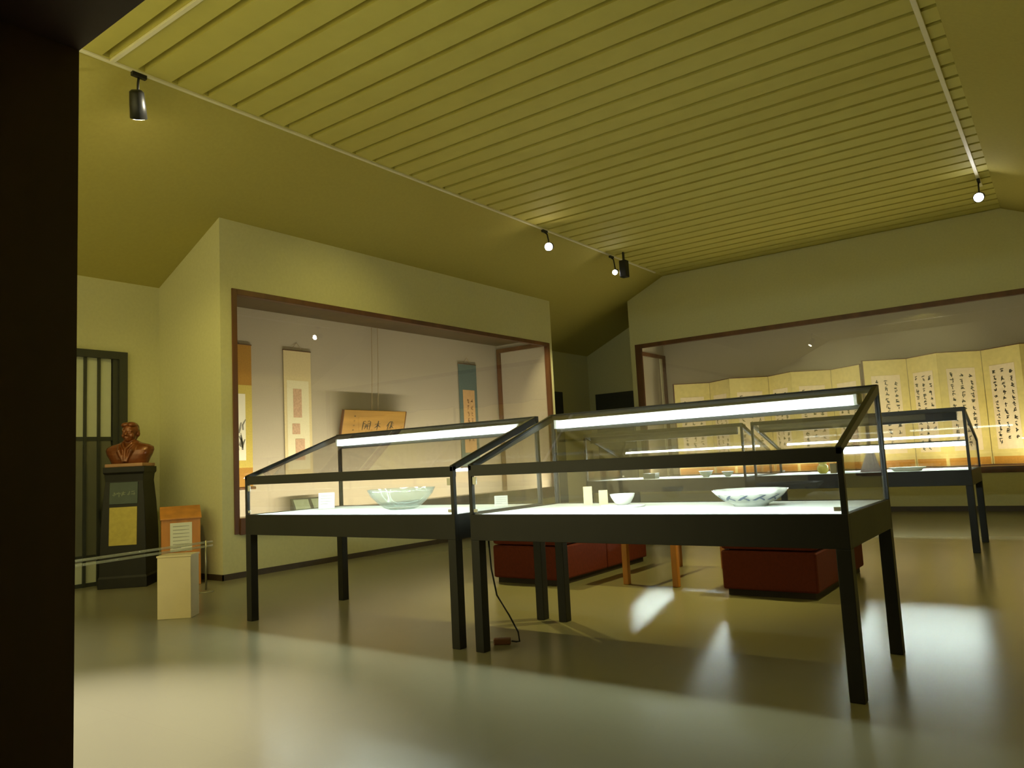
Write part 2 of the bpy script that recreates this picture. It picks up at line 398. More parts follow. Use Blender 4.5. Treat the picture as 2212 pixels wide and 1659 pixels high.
struct(boxes('trim_5', [(PX0-.03, PX0+.09, RBY-.015, RBY+.06, PZ0-.04, PZ1+.03), (PX0+.09, PX1-.05, RBY-.015, RBY+.06, PZ1-.045, PZ1+.03),
                        (PX0+.09, PX1-.05, RBY-.02, RBY+.06, PZ0-.05, PZ0+.04), (PX1-.05, PX1+.03, RBY-.015, RBY+.06, PZ0-.04, PZ1+.03)], 'brown', bevel=.004),
       'brown wooden frame of the far wall vitrine')
struct(boxes('trim_6', [(PX0+.01, PX0+.05, YB-.17, YB-.05, PZ0+.035, 3.03), (PX0+.01, PX0+.05, RBY+.06, YB-.17, 2.96, 3.03)], 'brown'), 'brown wooden frame on the end panel inside the far vitrine')
struct(boxes('trim_7', [(PX0+.01, PX0+.03, YB-.25, YB-.17, PZ0+.035, 3.0)], 'track'), 'pale edge strip of the end panel inside the far vitrine')
struct(boxes('window_2', [(PX0+.09, PX1-.05, RBY+.02, RBY+.03, PZ0+.04, PZ1-.045)], 'glass'), 'glass front of the far wall vitrine')
struct(boxes('baseboard_far', [(RBX, XR, RBY-.012, RBY, 0, .075)], 'base'))
struct(boxes('baseboard_right', [(XR-.012, XR, YF+.2, RBY, 0, .075)], 'base'))

# doors
def door(name, label, frame_boxes, m, panes):
    d = struct(boxes(name, frame_boxes, m), label)
    for nm, b, mm in panes: boxes(nm, b, mm, d)
    return d
X0 = XL
ys = [3.00, 3.10, 3.226, 3.353, 3.48, 3.607, 3.745, 3.885, 4.03]
fr = [(X0, X0+.07, 4.085, 4.175, 0, 2.46), (X0, X0+.07, 3.0, 4.085, 2.38, 2.46), (X0, X0+.07, 2.92, 3.0, 0, 2.46), (X0, X0+.05, 4.03, 4.085, 0, 2.38),
      (X0, X0+.03, 3.0, 4.03, 1.50, 1.54), (X0, X0+.03, 3.0, 4.03, .26, .32), (X0, X0+.03, 3.0, 4.03, .0, .04)]
for yy in ys[1:-1]: fr.append((X0+.002, X0+.045, yy-.014, yy+.014, 0, 2.379))
panes = []
for a, b in zip(ys, ys[1:]):
    panes.append(('upper_pane', [(X0+.01, X0+.022, a+.012, b-.012, 1.54, 2.38)], 'frost'))
    panes.append(('middle_pane', [(X0+.01, X0+.022, a+.012, b-.012, .32, 1.50)], 'smoke'))
    panes.append(('lower_pane', [(X0+.01, X0+.022, a+.012, b-.012, .04, .26)], 'frost'))
door('door_1', 'black-framed door of tall narrow panes at the left behind the bust', fr, 'doordark', panes)
d2 = struct(boxes('door_2', [(XL, XL+.05, 12.35, 13.05, 0, 2.42), (XL+.05, XL+.06, 12.45, 12.95, .1, 2.3)], 'doordark', bevel=.004), 'dark door in the left wall beyond the vitrine bay')
d3 = struct(boxes('door_3', [(-8.12, -7.16, YB-.06, YB, 0, 2.40), (-8.04, -7.24, YB-.075, YB-.06, .08, 2.3)], 'doordark', bevel=.004), 'dark grey door in the back wall between the two vitrines')
boxes('handle', [(-7.38, -7.34, YB-.11, YB-.075, 1.0, 1.2)], 'chrome', d3)

# lighting tracks under the ceiling
for nm, b, lab in (('lighting_track', (XE0+.02, XE0+.055, 1.2, 12.6, ZC-.02, ZC), 'pale lighting track along the left edge of the boarded ceiling'),
                   ('lighting_track', (XE1-.15, XE1-.11, 1.2, 11.6, ZC-.02, ZC), 'pale lighting track along the right edge of the boarded ceiling'),
                   ('lighting_track', (XE0+.055, XE1-.15, 2.80, 2.835, ZC-.02, ZC), 'pale lighting track crossing the ceiling above the doorway')):
    tag(boxes(nm, [b], 'track', bevel=.003), lab, 'lighting track', 'lighting tracks')

# ------------------------------------------------------------------ table cases
L2, D2 = 1.0175, .46
ZD, ZA, ZF, ZT = .765, .62, 1.045, 1.355
def make_case(label):
    t = thing('display_case', label, 'display case', (0, 0, 0), 0, 'table display cases')
    def B(nm, bl, m, bev=.002, parent=t): return boxes(nm, bl, m, parent, bev)
    for sx in (-1, 1):
        for sy in (-1, 1):
            x0, x1 = sorted((sx*L2, sx*(L2-.06))); y0, y1 = sorted((sy*D2, sy*(D2-.06)))
            B('leg', [(x0, x1, y0, y1, 0, ZA)], 'darkwood', .003)
    B('apron', [(-L2, L2, -D2, -D2+.03, ZA, ZD), (-L2, L2, D2-.03, D2, ZA, ZD), (-L2, -L2+.03, -D2+.03, D2-.03, ZA, ZD), (L2-.03, L2, -D2+.03, D2-.03, ZA, ZD)], 'darkwood')
    B('deck', [(-L2+.03, L2-.03, -D2+.03, D2-.03, ZA+.09, ZD-.003)], 'fabric', 0)
    for sx in (-1, 1):
        x0, x1 = sorted((sx*L2, sx*(L2-.024)))
        B('front_post', [(x0, x1, -D2, -D2+.026, ZD, ZF-.06)], 'black')
        B('rear_post', [(x0, x1, D2-.026, D2, ZD, ZT-.035)], 'black')
        bm = bmesh.new()
        prism(bm, [(-D2, ZF-.03), (D2-.03, ZT-.05), (D2-.03, ZT-.002), (-D2, ZF+.004)], 'x', x0, x1)
        link('side_rail', bm, 'black', t, bevel=.002)
        bm = bmesh.new(); xs = sx*(L2-.012)
        prism(bm, [(-D2+.026, ZD), (D2-.026, ZD), (D2-.026, ZT-.052), (-D2+.026, ZF-.022)], 'x', xs-.003, xs+.003)
        link('side_pane', bm, 'glass', t)
        for za, zb in ((ZF-.11, ZF-.068), (ZD+.012, ZD+.03)):
            B('corner_clip', [(sx*(L2-.04)-.014, sx*(L2-.04)+.014, -D2+.004, -D2+.0115, za, zb)], 'chrome')
    B('front_rail', [(-L2, L2, -D2, -D2+.03, ZF-.062, ZF)], 'black')
    B('top_rail', [(-L2, L2, D2-.04, D2, ZT-.04, ZT)], 'black')
    B('front_pane', [(-L2+.024, L2-.024, -D2+.012, -D2+.018, ZD, ZF-.062)], 'glass', 0)
    B('rear_pane', [(-L2+.024, L2-.024, D2-.018, D2-.012, ZD, ZT-.04)], 'glass', 0)
    bm = bmesh.new()
    prism(bm, [(-D2+.03, ZF-.008), (D2-.04, ZT-.012), (D2-.04, ZT-.006), (-D2+.03, ZF-.002)], 'x', -L2+.024, L2-.024)
    link('sloping_pane', bm, 'glass', t)
    h = B('lamp_housing', [(-.94, .94, D2-.075, D2-.04, ZT-.122, ZT-.04)], 'black')
    B('reflector', [(-.915, .915, D2-.079, D2-.075, ZT-.10, ZT-.045), (-.93, -.915, D2-.12, D2-.075, ZT-.10, ZT-.045), (.915, .93, D2-.12, D2-.075, ZT-.10, ZT-.045)], 'reflector', 0, h)
    bm = bmesh.new(); tube(bm, [(-.90, D2-.098, ZT-.075), (.90, D2-.098, ZT-.075)], .016, 14)
    link('fluorescent_tube', bm, 'tube_top', h, True)
    h = B('lamp_housing', [(-.94, .94, -D2+.03, -D2+.044, ZF-.06, ZF-.012), (-.94, .94, -D2+.044, -D2+.095, ZF-.016, ZF-.0125)], 'reflector')
    bm = bmesh.new(); tube(bm, [(-.90, -D2+.068, ZF-.037), (.90, -D2+.068, ZF-.037)], .013, 14)
    link('fluorescent_tube', bm, 'tube_low', h, True)
    return t
CASES = [
    ((-1.80, 3.85, 0), 0, 'large black-framed glass table case nearest the viewer, a patterned dish inside'),
    ((-3.95, 3.85, 0), 0, 'black-framed glass table case with the milky glass bowl, beside the left vitrine'),
    ((-3.93, 8.71, 0), PI, 'far black-framed glass table case holding a dark box and two small cups'),
    ((-1.80, 8.71, 0), PI, 'far black-framed glass table case holding a yellow vase and a flat tray'),
]
proto = make_case(CASES[0][2]); proto.location = CASES[0][0]
for loc, rz, lab in CASES[1:]:
    c = copy_tree(proto); c.location = loc; c.rotation_euler = (0, 0, rz); c['label'] = lab

# ------------------------------------------------------------------ contents of the cases
DZ = ZD-.003
t = thing('glass_bowl', 'wide milky glass bowl in the case beside the left vitrine', 'bowl', (-3.86, 3.90, DZ))
bm = bmesh.new(); lathe(bm, [(.09, 0), (.12, .012), (.17, .05), (.215, .10), (.235, .145), (.228, .145), (.205, .10), (.16, .052), (.10, .02), (.02, .016)], 56, scallop=.03, n=14)
link('body', bm, 'cutglass', t, True)
bm = bmesh.new(); lathe(bm, [(.085, -.0), (.09, .0), (.09, .008), (.085, .008)], 40); link('foot_ring', bm, 'cutglass', t, True)

t = thing('porcelain_dish', 'white dish with dark blue sprays in the nearest case', 'dish', (-1.38, 3.95, DZ))
prof = [(.085, 0), (.09, .012), (.13, .028), (.172, .062), (.192, .085), (.186, .086), (.165, .066), (.12, .034), (.06, .022), (.01, .02)]
bm = bmesh.new(); lathe(bm, prof, 72, scallop=.025, n=12); link('body', bm, 'porcelain', t, True)
rnd = random.Random(3)
bm = bmesh.new()
def dish_frame(ang):
    def f(u, v, d):     # u along the circumference, v up the wall 0..1
        r = .125+(.18-.125)*v+.004+d; z = .026+(.074-.026)*v
        a = ang+u/.15
        return (r*math.cos(a), r*math.sin(a), z-.002)
    return f
for k in range(12):
    fr_ = dish_frame(k*2*PI/12+.1)
    stroke(bm, [(-.025, .25), (0, .55), (.022, .8)], .018, fr_); stroke(bm, [(.0, .5), (.02, .35), (.03, .2)], .014, fr_); stroke(bm, [(-.02, .75), (-.005, .85), (.01, .8)], .014, fr_)
link('painted_spray', bm, 'blue', t)

t = thing('small_bowl', 'small pale bowl on a white round base in the nearest case', 'bowl', (-2.13, 3.95, DZ))
bm = bmesh.new(); lathe(bm, [(.03, .012), (.045, .02), (.066, .055), (.072, .075), (.068, .075), (.06, .055), (.035, .025), (.005, .02)], 40); link('body', bm, 'porcelain', t, True)
bm = bmesh.new(); lathe(bm, [(.125, 0), (.128, .006), (.125, .012), (.01, .012)], 48); link('round_base', bm, 'card', t, True)

def card(x, y, wd, ht, m, label, rz=0.0, lean=.2, text=True, base=DZ):
    t = thing('label_card', label, 'label card', (x, y, base), rz, 'label cards in the cases')
    bm = bmesh.new(); s = ht*math.sin(lean); c = ht*math.cos(lean)
    prism(bm, [(0, 0), (.004, 0), (s+.004, c), (s, c)], 'x', -wd/2, wd/2)
    prism(bm, [(.004, 0), (s+.012, 0), (s+.004, .004), (.004, .004)], 'x', -wd/2, wd/2)
    link('card', bm, m, t)
    if text:
        bm = bmesh.new()
        def f(u, v, d): return (u, v*math.sin(lean)-d-.0002, v*math.cos(lean))
        for k in range(4):
            v = ht*(.8-.17*k)
            stroke(bm, [(-wd*.38, v), (0, v), (wd*(.38 if k < 3 else .1), v)], ht*.03, f, .0006)
        link('printed_lines', bm, 'printink', t)
    return t
card(-4.80, 4.01, .125, .125, 'card', 'white square card standing near the left end of the case with the glass bowl', .75)
card(-3.13, 4.10, .09, .07, 'card', 'small white card at the right end of the case with the glass bowl', .6)
card(-2.47, 4.13, .055, .115, 'tancard', 'taller tan card behind the small pale bowl', .5, text=False)
card(-2.36, 4.13, .055, .09, 'tancard', 'shorter tan card just left of the small pale bowl', .5, text=False)

t = thing('lidded_box', 'small dark box in the far case at the left', 'box', (-4.22, 8.60, DZ))
boxes('body', [(-.08, .08, -.06, .06, 0, .05)], 'slate', t, .004); boxes('lid', [(-.083, .083, -.063, .063, .05, .066)], 'slate', t, .004)
def cup(x, y, s, label):
    t = thing('cup', label, 'cup', (x, y, DZ), 0, 'small cups in the far case')
    bm = bmesh.new(); lathe(bm, [(.03*s, 0), (.034*s, .008*s), (.06*s, .035*s), (.07*s, .062*s), (.066*s, .062*s), (.055*s, .036*s), (.025*s, .014*s), (.004, .012*s)], 32); link('body', bm, 'celadon', t, True)
    bm = bmesh.new(); lathe(bm, [(.068*s, .055*s), (.0715*s, .057*s), (.0715*s, .062*s), (.068*s, .063*s)], 32); link('rim_band', bm, 'porcelain', t, True)
cup(-3.51, 8.60, 1.15, 'wider pale green cup next to the dark box in the far case')
cup(-3.245, 8.60, .95, 'smaller pale green cup near the right end of the far case')
t = thing('vase', 'little yellow-green gourd vase in the far right case', 'vase', (-2.19, 8.6, DZ))
bm = bmesh.new(); lathe(bm, [(.03, 0), (.05, .015), (.062, .05), (.052, .082), (.034, .095), (.04, .108), (.044, .122), (.03, .138), (.02, .146), (.024, .152), (.016, .152), (.01, .14)], 40); link('body', bm, 'yellowglaze', t, True)
bm = bmesh.new(); tube(bm, [(0, 0, .15), (.004, 0, .162), (.014, 0, .168)], [.012, .008, .005], 8); link('stopper', bm, 'yellowglaze', t, True)
t = thing('folded_paper_cone', 'pale lilac paper cone standing in the far right case', 'paper cone', (-1.72, 8.62, DZ))
bm = bmesh.new()
ring = []
for k in range(24):
    a = k*2*PI/24; r = .098*(1+.06*(-1)**k); ring.append((r*math.cos(a), r*.6*math.sin(a)))
A = [bm.verts.new((p[0], p[1], 0)) for p in ring]; T = [bm.verts.new((p[0]*.28+.012, p[1]*.28, .235)) for p in ring]
for k in range(24): bm.faces.new((A[k], A[(k+1) % 24], T[(k+1) % 24], T[k]))
bm.faces.new(A[::-1]); bm.faces.new(T); link('pleated_sheet', bm, 'lilac', t)
t = thing('tray', 'shallow pale tray in the far right case', 'tray', (-1.37, 8.58, DZ))
bm = bmesh.new(); lathe(bm, [(.12, 0), (.13, .006), (.165, .03), (.17, .036), (.163, .036), (.13, .016), (.01, .012)], 48, sy=.7); link('body', bm, 'porcelain', t, True)
bm = bmesh.new(); lathe(bm, [(.168, .032), (.172, .034), (.172, .038), (.166, .038)], 48, sy=.7); link('rim_band', bm, 'celadon', t, True)

# cable hanging from the nearest case and its plug on the floor
bm = bmesh.new()
pts = [(-2.745, 3.46, .61), (-2.742, 3.47, .45), (-2.735, 3.50, .30), (-2.70, 3.56, .18), (-2.67, 3.60, .08), (-2.69, 3.635, .02), (-2.72, 3.645, .012), (-2.745, 3.632, .016)]
tube(bm, pts, .005, 8); tag(link('power_cable', bm, 'cable', None, True), 'thin black cable hanging by the front left leg of the nearest case', 'cable')
t = thing('power_plug', 'small red-brown plug lying on the floor by the nearest case', 'plug', (-2.79, 3.60, 0), .6)
boxes('body', [(-.05, .05, -.022, .022, 0, .035)], 'plug', t, .006); boxes('prong', [(-.075, -.05, -.012, -.007, .012, .022), (-.075, -.05, .007, .012, .012, .022)], 'chrome', t)

# ------------------------------------------------------------------ red seats and the low table between them
def seat(x0, x1, y0, y1, label):
    cx, cy = (x0+x1)/2, (y0+y1)/2; hx, hy = (x1-x0)/2, (y1-y0)/2
    t = thing('upholstered_bench', label, 'bench', (cx, cy, 0), 0, 'red benches in the middle of the room')
    boxes('plinth', [(-hx+.03, hx-.03, -hy+.03, hy-.03, 0, .045)], 'redbase', t)
    for k in (0, 1):
        a, b = (-hy, -.004) if k == 0 else (.004, hy)
        boxes('body', [(-hx, hx, a, b, .045, .325)], 'red', t, .015)
        boxes('cushion', [(-hx-.005, hx+.005, a, b, .33, .43)], 'red', t, .03)
seat(-4.25, -3.54, 5.41, 7.0, 'dark red upholstered bench behind the left of the nearest case')
seat(-2.18, -1.50, 5.50, 6.90, 'dark red upholstered bench near the right legs of the nearest case')
t = thing('low_table', 'low orange-brown wooden table between the red benches', 'table', (-2.86, 6.22, 0))
for sx in (-1, 1):
    for sy in (-1, 1):
        x = sx*.22; yv = sy*.52
        bm = bmesh.new(); beam(bm, (x, yv, 0), (x, yv, .37), .05, .05, (0, 1, 0)); link('leg', bm, 'oak', t, bevel=.006)
boxes('apron', [(-.22, .22, -.535, -.51, .34, .40), (-.22, .22, .51, .535, .34, .40), (-.235, -.21, -.52, .52, .34, .40), (.21, .235, -.52, .52, .34, .40)], 'oak', t, .003)
boxes('table_top', [(-.27, .27, -.58, .58, .40, .43)], 'oak', t, .006)

# ------------------------------------------------------------------ bust on its pedestal in the corner
PC = (-7.93, 4.05); PR = PI/4
t = thing('pedestal', 'tall black tapering pedestal under the bust, gold plate on its front', 'pedestal', (PC[0], PC[1], 0), PR)
bm = bmesh.new()
lv = [(0, .232), (.10, .232), (.12, .222), (.55, .214), (.85, .198), (1.06, .180), (1.13, .186), (1.15, .200), (1.205, .200)]
rings = [[bm.verts.new((sx*h, sy*h, z)) for sx, sy in ((-1, -1), (1, -1), (1, 1), (-1, 1))] for z, h in lv]
for a, b in zip(rings, rings[1:]):
    for k in range(4): bm.faces.new((a[k], a[(k+1) % 4], b[(k+1) % 4], b[k]))
bm.faces.new(rings[0][::-1]); bm.faces.new(rings[-1])
link('body', bm, 'darkwood', t, bevel=.004)
def pl(z): # y of the front face
    for (z0, h0), (z1, h1) in zip(lv, lv[1:]):
        if z0 <= z <= z1: return -(h0+(h1-h0)*(z-z0)/(z1-z0))
bm = bmesh.new()
def slab(bm, x, z0, z1, th):
    prism(bm, [(pl(z0)-th, z0), (pl(z0)+.01, z0), (pl(z1)+.01, z1), (pl(z1)-th, z1)], 'x', -x, x)
slab(bm, .135, .83, 1.05, .008); np_ = link('name_plate', bm, 'slate', t, bevel=.003)
bm = bmesh.new()
def pf(u, v, d): return (u, pl(v)-.0085-d, v)
rr = random.Random(11)
for k in range(5): scribble(bm, -.09+k*.045, .93, .05, pf, rr, .008)
link('lettering', bm, 'goldtxt', np_)
bm = bmesh.new(); slab(bm, .132, .42, .80, .008); gp = link('gold_panel', bm, 'goldplate', t, bevel=.003)

PEDZ = 1.205
t = thing('bust', 'red-brown bronze bust of a man in a jacket on the black pedestal', 'bust', (PC[0], PC[1], PEDZ), PR-.12)
boxes('base_slab', [(-.19, .19, -.15, .15, 0, .035)], 'pinkslab', t, .005)
bm = bmesh.new()
# torso cut across the chest, shoulders, neck and head as one cast body
rr_ = []
for z, hw_, hd, cy in ((.028, .178, .095, .0), (.08, .200, .106, -.005), (.13, .228, .110, -.008), (.172, .243, .104, -.004), (.204, .236, .092, .004), (.230, .190, .078, .012), (.250, .110, .068, .015), (.278, .062, .060, .012)):
    rr_.append([bm.verts.new((hw_*math.copysign(abs(math.cos(a))**.8, math.cos(a)), cy+hd*math.copysign(abs(math.sin(a))**.8, math.sin(a)), z)) for a in [2*PI*k/32+.01 for k in range(32)]])
for a_, b_ in zip(rr_, rr_[1:]):
    for k in range(32): bm.faces.new((a_[k], a_[(k+1) % 32], b_[(k+1) % 32], b_[k]))
bm.faces.new(rr_[0][::-1]); bm.faces.new(rr_[-1])
tube(bm, [(0, .025, .17), (0, .012, .23), (0, .005, .28)], [.075, .056, .055], 20)
ell(bm, (0, .012, .385), (.078, .096, .086)); ell(bm, (0, -.018, .325), (.062, .072, .075)); ell(bm, (0, -.06, .285), (.033, .03, .025))
ell(bm, (0, .03, .345), (.07, .075, .08))
tube(bm, [(0, -.082, .365), (0, -.097, .34), (0, -.104, .325)], [.011, .015, .019], 10)       # nose
for s in (-1, 1):
    ell(bm, (s*.031, -.070, .372), (.024, .014, .010)); ell(bm, (s*.030, -.078, .352), (.014, .010, .010))   # brow, eye
    ell(bm, (s*.079, .018, .345), (.012, .022, .034)); ell(bm, (s*.018, -.09, .322), (.010, .01, .009))
    ell(bm, (s*.042, -.058, .325), (.022, .022, .026))
    tube(bm, [(s*.085, -.055, .225), (s*.062, -.118, .165), (s*.014, -.128, .05)], [.018, .026, .016], 10)      # lapels
    tube(bm, [(s*.066, .0, .262), (s*.046, -.068, .238), (s*.010, -.108, .19)], [.02, .02, .014], 10)        # collar
ell(bm, (0, -.084, .303), (.026, .014, .007)); ell(bm, (0, -.082, .293), (.022, .013, .007))                # lips
tube(bm, [(0, -.108, .19), (0, -.122, .12), (0, -.124, .05)], [.016, .018, .022], 10)                      # tie
for v in list(bm.verts):
    if v.co.z < .03: v.co.z = .03
bo = link('body', bm, 'bronze', t, True)
rm = bo.modifiers.new('remesh', 'REMESH'); rm.mode = 'VOXEL'; rm.voxel_size = .0055; rm.use_smooth_shade = True
sm = bo.modifiers.new('smooth', 'SMOOTH'); sm.iterations = 3; sm.factor = .5
bm = bmesh.new()
ell(bm, (0, .02, .405), (.077, .09, .068)); ell(bm, (0, .05, .37), (.073, .068, .075))
for s in (-1, 1): ell(bm, (s*.03, -.035, .435), (.045, .05, .03)); ell(bm, (s*.066, .0, .385), (.016, .03, .04))
ho = link('hair', bm, 'bronze', t, True)
rm = ho.modifiers.new('remesh', 'REMESH'); rm.mode = 'VOXEL'; rm.voxel_size = .006; rm.use_smooth_shade = True

# ------------------------------------------------------------------ donation box, barrier, plinth beside the bust
t = thing('wooden_box', 'orange wooden box with a sloping top and white notice, right of the pedestal', 'box', (-7.36, 4.27, 0), math.radians(62))
bm = bmesh.new(); prism(bm, [(-.15, 0), (.13, 0), (.13, .76), (.09, .76), (-.15, .66)], 'x', -.18, .18); link('body', bm, 'oak', t, bevel=.005)
bm = bmesh.new(); prism(bm, [(-.165, .654), (.10, .765), (.10, .779), (-.165, .668)], 'x', -.19, .19); link('lid', bm, 'oak', t, bevel=.003)
n_ = boxes('notice', [(-.10, .10, -.154, -.15, .34, .62)], 'paper', t)
bm = bmesh.new()
for k in range(7): stroke(bm, [(-.075, .585-.035*k), (0, .585-.035*k), (.075 if k < 6 else .0, .585-.035*k)], .008, lambda u, v, d: (u, -.1542-d, v), .0006)
link('printed_lines', bm, 'printink', n_)

t = thing('barrier', 'low barrier of clear bars on thin rods in front of the bust', 'barrier', (-6.55, 3.5, 0))
for p in ((-.055, .58), (.19, -.95)):
    bm = bmesh.new(); tube(bm, [(p[0], p[1], .01), (p[0], p[1], .47)], .009, 12); po = link('post', bm, 'steel', t, True)
    bm = bmesh.new(); lathe(bm, [(.07, 0), (.07, .006), (.03, .014), (.009, .02)], 28, (p[0], p[1], 0)); link('foot', bm, 'steel', po, True)
for z in (.452, .415):
    bm = bmesh.new(); tube(bm, [(-.075, .66, z), (.20, -1.0, z)], .011, 10); link('bar', bm, 'acrylic', t, True)
t = thing('plinth', 'low beige plinth standing in front of the bust barrier', 'plinth', (-5.67, 3.27, 0), math.radians(40))
boxes('body', [(-.125, .125, -.09, .09, 0, .46)], 'beige', t, .003); boxes('top_board', [(-.13, .13, -.095, .095, .46, .475)], 'beige', t, .002)

# ------------------------------------------------------------------ hanging scrolls and plaque in the left vitrine
def scroll(yc, wd, z0, z1, label, mounts, cords=True):
    """mounts: (name, y half-width share, z0, z1, material, thickness) laid on the silk mount"""
    t = thing('hanging_scroll', label, 'hanging scroll', (ND, yc, z0), 0, 'hanging scrolls in the left vitrine')
    H = z1-z0
    boxes('mount', [(.012, .018, -wd/2, wd/2, 0, H)], mounts[0], t)
    bm = bmesh.new(); tube(bm, [(.02, -wd/2-.03, .0), (.02, wd/2+.03, .0)], .018, 14); link('roller', bm, 'brown', t, True)
    bm = bmesh.new(); tube(bm, [(.015, -wd/2-.005, H), (.015, wd/2+.005, H)], .008, 10); link('top_rod', bm, 'brown', t, True)
    bm = bmesh.new(); tube(bm, [(.012, -wd*.22, H), (.006, 0, H+.11), (.012, wd*.22, H)], .003, 6); link('cord', bm, 'string', t, True)
    for k, (nm, a, b, c, d, m) in enumerate(mounts[1:]):
        boxes(nm, [(.0185, .0195+.0012*k, a*wd/2, b*wd/2, c-z0, d-z0)], m, t)
    return t
def xf(o_x): 
    return lambda u, v, d: (o_x+d, u, v)
s1 = scroll(5.42, .56, .90, 2.68, 'mustard scroll with a white ink painting at the near end of the left vitrine',
            ['rust', ('gold_border', -1, 1, 1.15, 2.17, 'brocade2'), ('painting', -.66, .66, 1.24, 2.06, 'scrollpaper')])
bm = bmesh.new(); rnd = random.Random(5)
for k in range(9):
    u = rnd.uniform(-.02, .15); v = .55+rnd.uniform(-.09, .20)
    stroke(bm, [(u, v), (u+rnd.uniform(-.02, .03), v+.06), (u+rnd.uniform(-.03, .04), v+.13)], rnd.uniform(.008, .03), xf(.022))
link('ink_sketch', bm, 'greyink', s1)
s2 = scroll(6.405, .44, 1.0, 2.67, 'cream scroll with three rose-brown rubbings in the left vitrine',
            ['cream', ('silk_field', -.80, .80, 1.10, 2.27, 'palesilk'), ('rubbing', -.36, .26, 1.78, 2.16, 'rose'), ('rubbing', -.46, .10, 1.56, 1.70, 'rose'), ('rubbing', -.26, .42, 1.22, 1.50, 'rose')])
s3 = scroll(9.95, .47, 1.0, 2.755, 'teal-mounted scroll with an orange-tan picture at the far end of the left vitrine',
            ['teal', ('picture', -.62, .70, 1.25, 2.31, 'orangepaper')])
bm = bmesh.new(); rnd = random.Random(9)
for k in range(2):
    for j in range(7): scribble(bm, -.02+.10*k, 1.12-.11*j, .07, xf(.0205), rnd, .009)
link('calligraphy', bm, 'brown', s3)
# stand label on the vitrine floor beneath the second scroll
t = thing('label_stand', 'small dark label stand on the vitrine floor under the cream scroll', 'label stand', (-8.02, 6.40, OZ0+.06))
bm = bmesh.new(); prism(bm, [(0, 0), (.10, 0), (.02, .17), (0, .17)], 'y', -.28, .28); link('body', bm, 'doordark', t, bevel=.004)
bm = bmesh.new()
for s in (-1, 1):
    prism(bm, [(.096, .012), (.100, .012), (.030, .155), (.026, .155)], 'y', s*.14-.115, s*.14+.115)
link('label', bm, 'goldtxt', t)

# plaque: tilted board hung on two cords
PT, PB = Vector((-8.05, 0, 1.895)), Vector((-8.15, 0, 1.475))
t = thing('wooden_plaque', 'honey-coloured wooden plaque with three brushed characters, hung tilted in the left vitrine', 'plaque', (0, 7.66, 0))
dv = (PB-PT); nv = Vector((-dv.z, 0, dv.x)).normalized(); nv = nv if nv.x > 0 else -nv
hw = .60
def pq(u, v, d):     # u along +y, v 0 top .. 1 bottom
    p = PT+dv*v+nv*d; return (p.x, u, p.z)
bm = bmesh.new()
def pbox(bm, u0, u1, v0, v1, d0, d1):
    c = [bm.verts.new(pq(u, v, d)) for d in (d0, d1) for u, v in ((u0, v0), (u1, v0), (u1, v1), (u0, v1))]
    for f in ((3, 2, 1, 0), (4, 5, 6, 7), (0, 1, 5, 4), (1, 2, 6, 5), (2, 3, 7, 6), (3, 0, 4, 7)): bm.faces.new([c[i] for i in f])
pbox(bm, -hw, hw, 0, 1, 0, .03); pb = link('board', bm, 'plaque', t, bevel=.004)
bm = bmesh.new(); pbox(bm, -hw-.012, -hw, .0, 1.0, -.01, .034); pbox(bm, hw, hw+.012, 0, 1, -.01, .034); link('edge_strip', bm, 'brown', t)
bm = bmesh.new()
def pch(cu, strokes, s, wd):
    for st in strokes:
        stroke(bm, [(cu+x*s, .5-yv*s*1.9) for x, yv in st], wd, lambda u, v, d: pq(u, v, .0305+d), .0015)
# right, middle and left characters
pch(.31, [[(-.05, .5), (-.25, .25), (-.5, -.1)], [(-.28, .2), (-.30, -.2), (-.36, -.55)], [(-.05, .42), (.15, .5), (.35, .4)], [(.0, .28), (.25, .32), (.4, .25)], [(.15, .45), (.12, .0), (.10, -.4)], [(-.05, .05), (.2, .1), (.45, .05)], [(.1, .0), (-.05, -.25), (-.15, -.4)], [(.15, .0), (.3, -.2), (.45, -.3)]], .155, .015)
pch(.055, [[(-.35, .12), (.0, .2), (.38, .22)], [(.06, .55), (.03, .1), (-.05, -.5)], [(.0, .1), (-.15, -.15), (-.4, -.3)], [(.06, .1), (.22, -.12), (.45, -.2)]], .15, .017)
pch(-.16, [[(-.42, .45), (-.45, .0), (-.5, -.55)], [(-.4, .45), (-.25, .5), (-.12, .42)], [(-.42, .22), (-.28, .25), (-.14, .2)], [(.12, .45), (.3, .52), (.48, .45)], [(.48, .45), (.46, .0), (.38, -.55)], [(.12, .22), (.3, .26), (.46, .22)], [(-.22, .05), (.05, .1), (.3, .06)], [(-.28, -.15), (.05, -.1), (.34, -.14)], [(-.05, .05), (-.1, -.2), (-.25, -.45)], [(.14, .05), (.12, -.2), (.16, -.48)]], .15, .015)
for j in range(5): scribble(bm, -.40, .2+.15*j, .045, lambda u, v, d: pq(u, v, .0305+d), random.Random(20+j), .006)
link('brushed_characters', bm, 'ink', pb)
bm = bmesh.new()
for u in (-.06, .06):
    tube(bm, [(-8.055, u, 1.89), (-8.12, u+.09, 2.5), (-8.18, u+.16, 3.15)], .004, 6)
link('hanging_cord', bm, 'string', t)

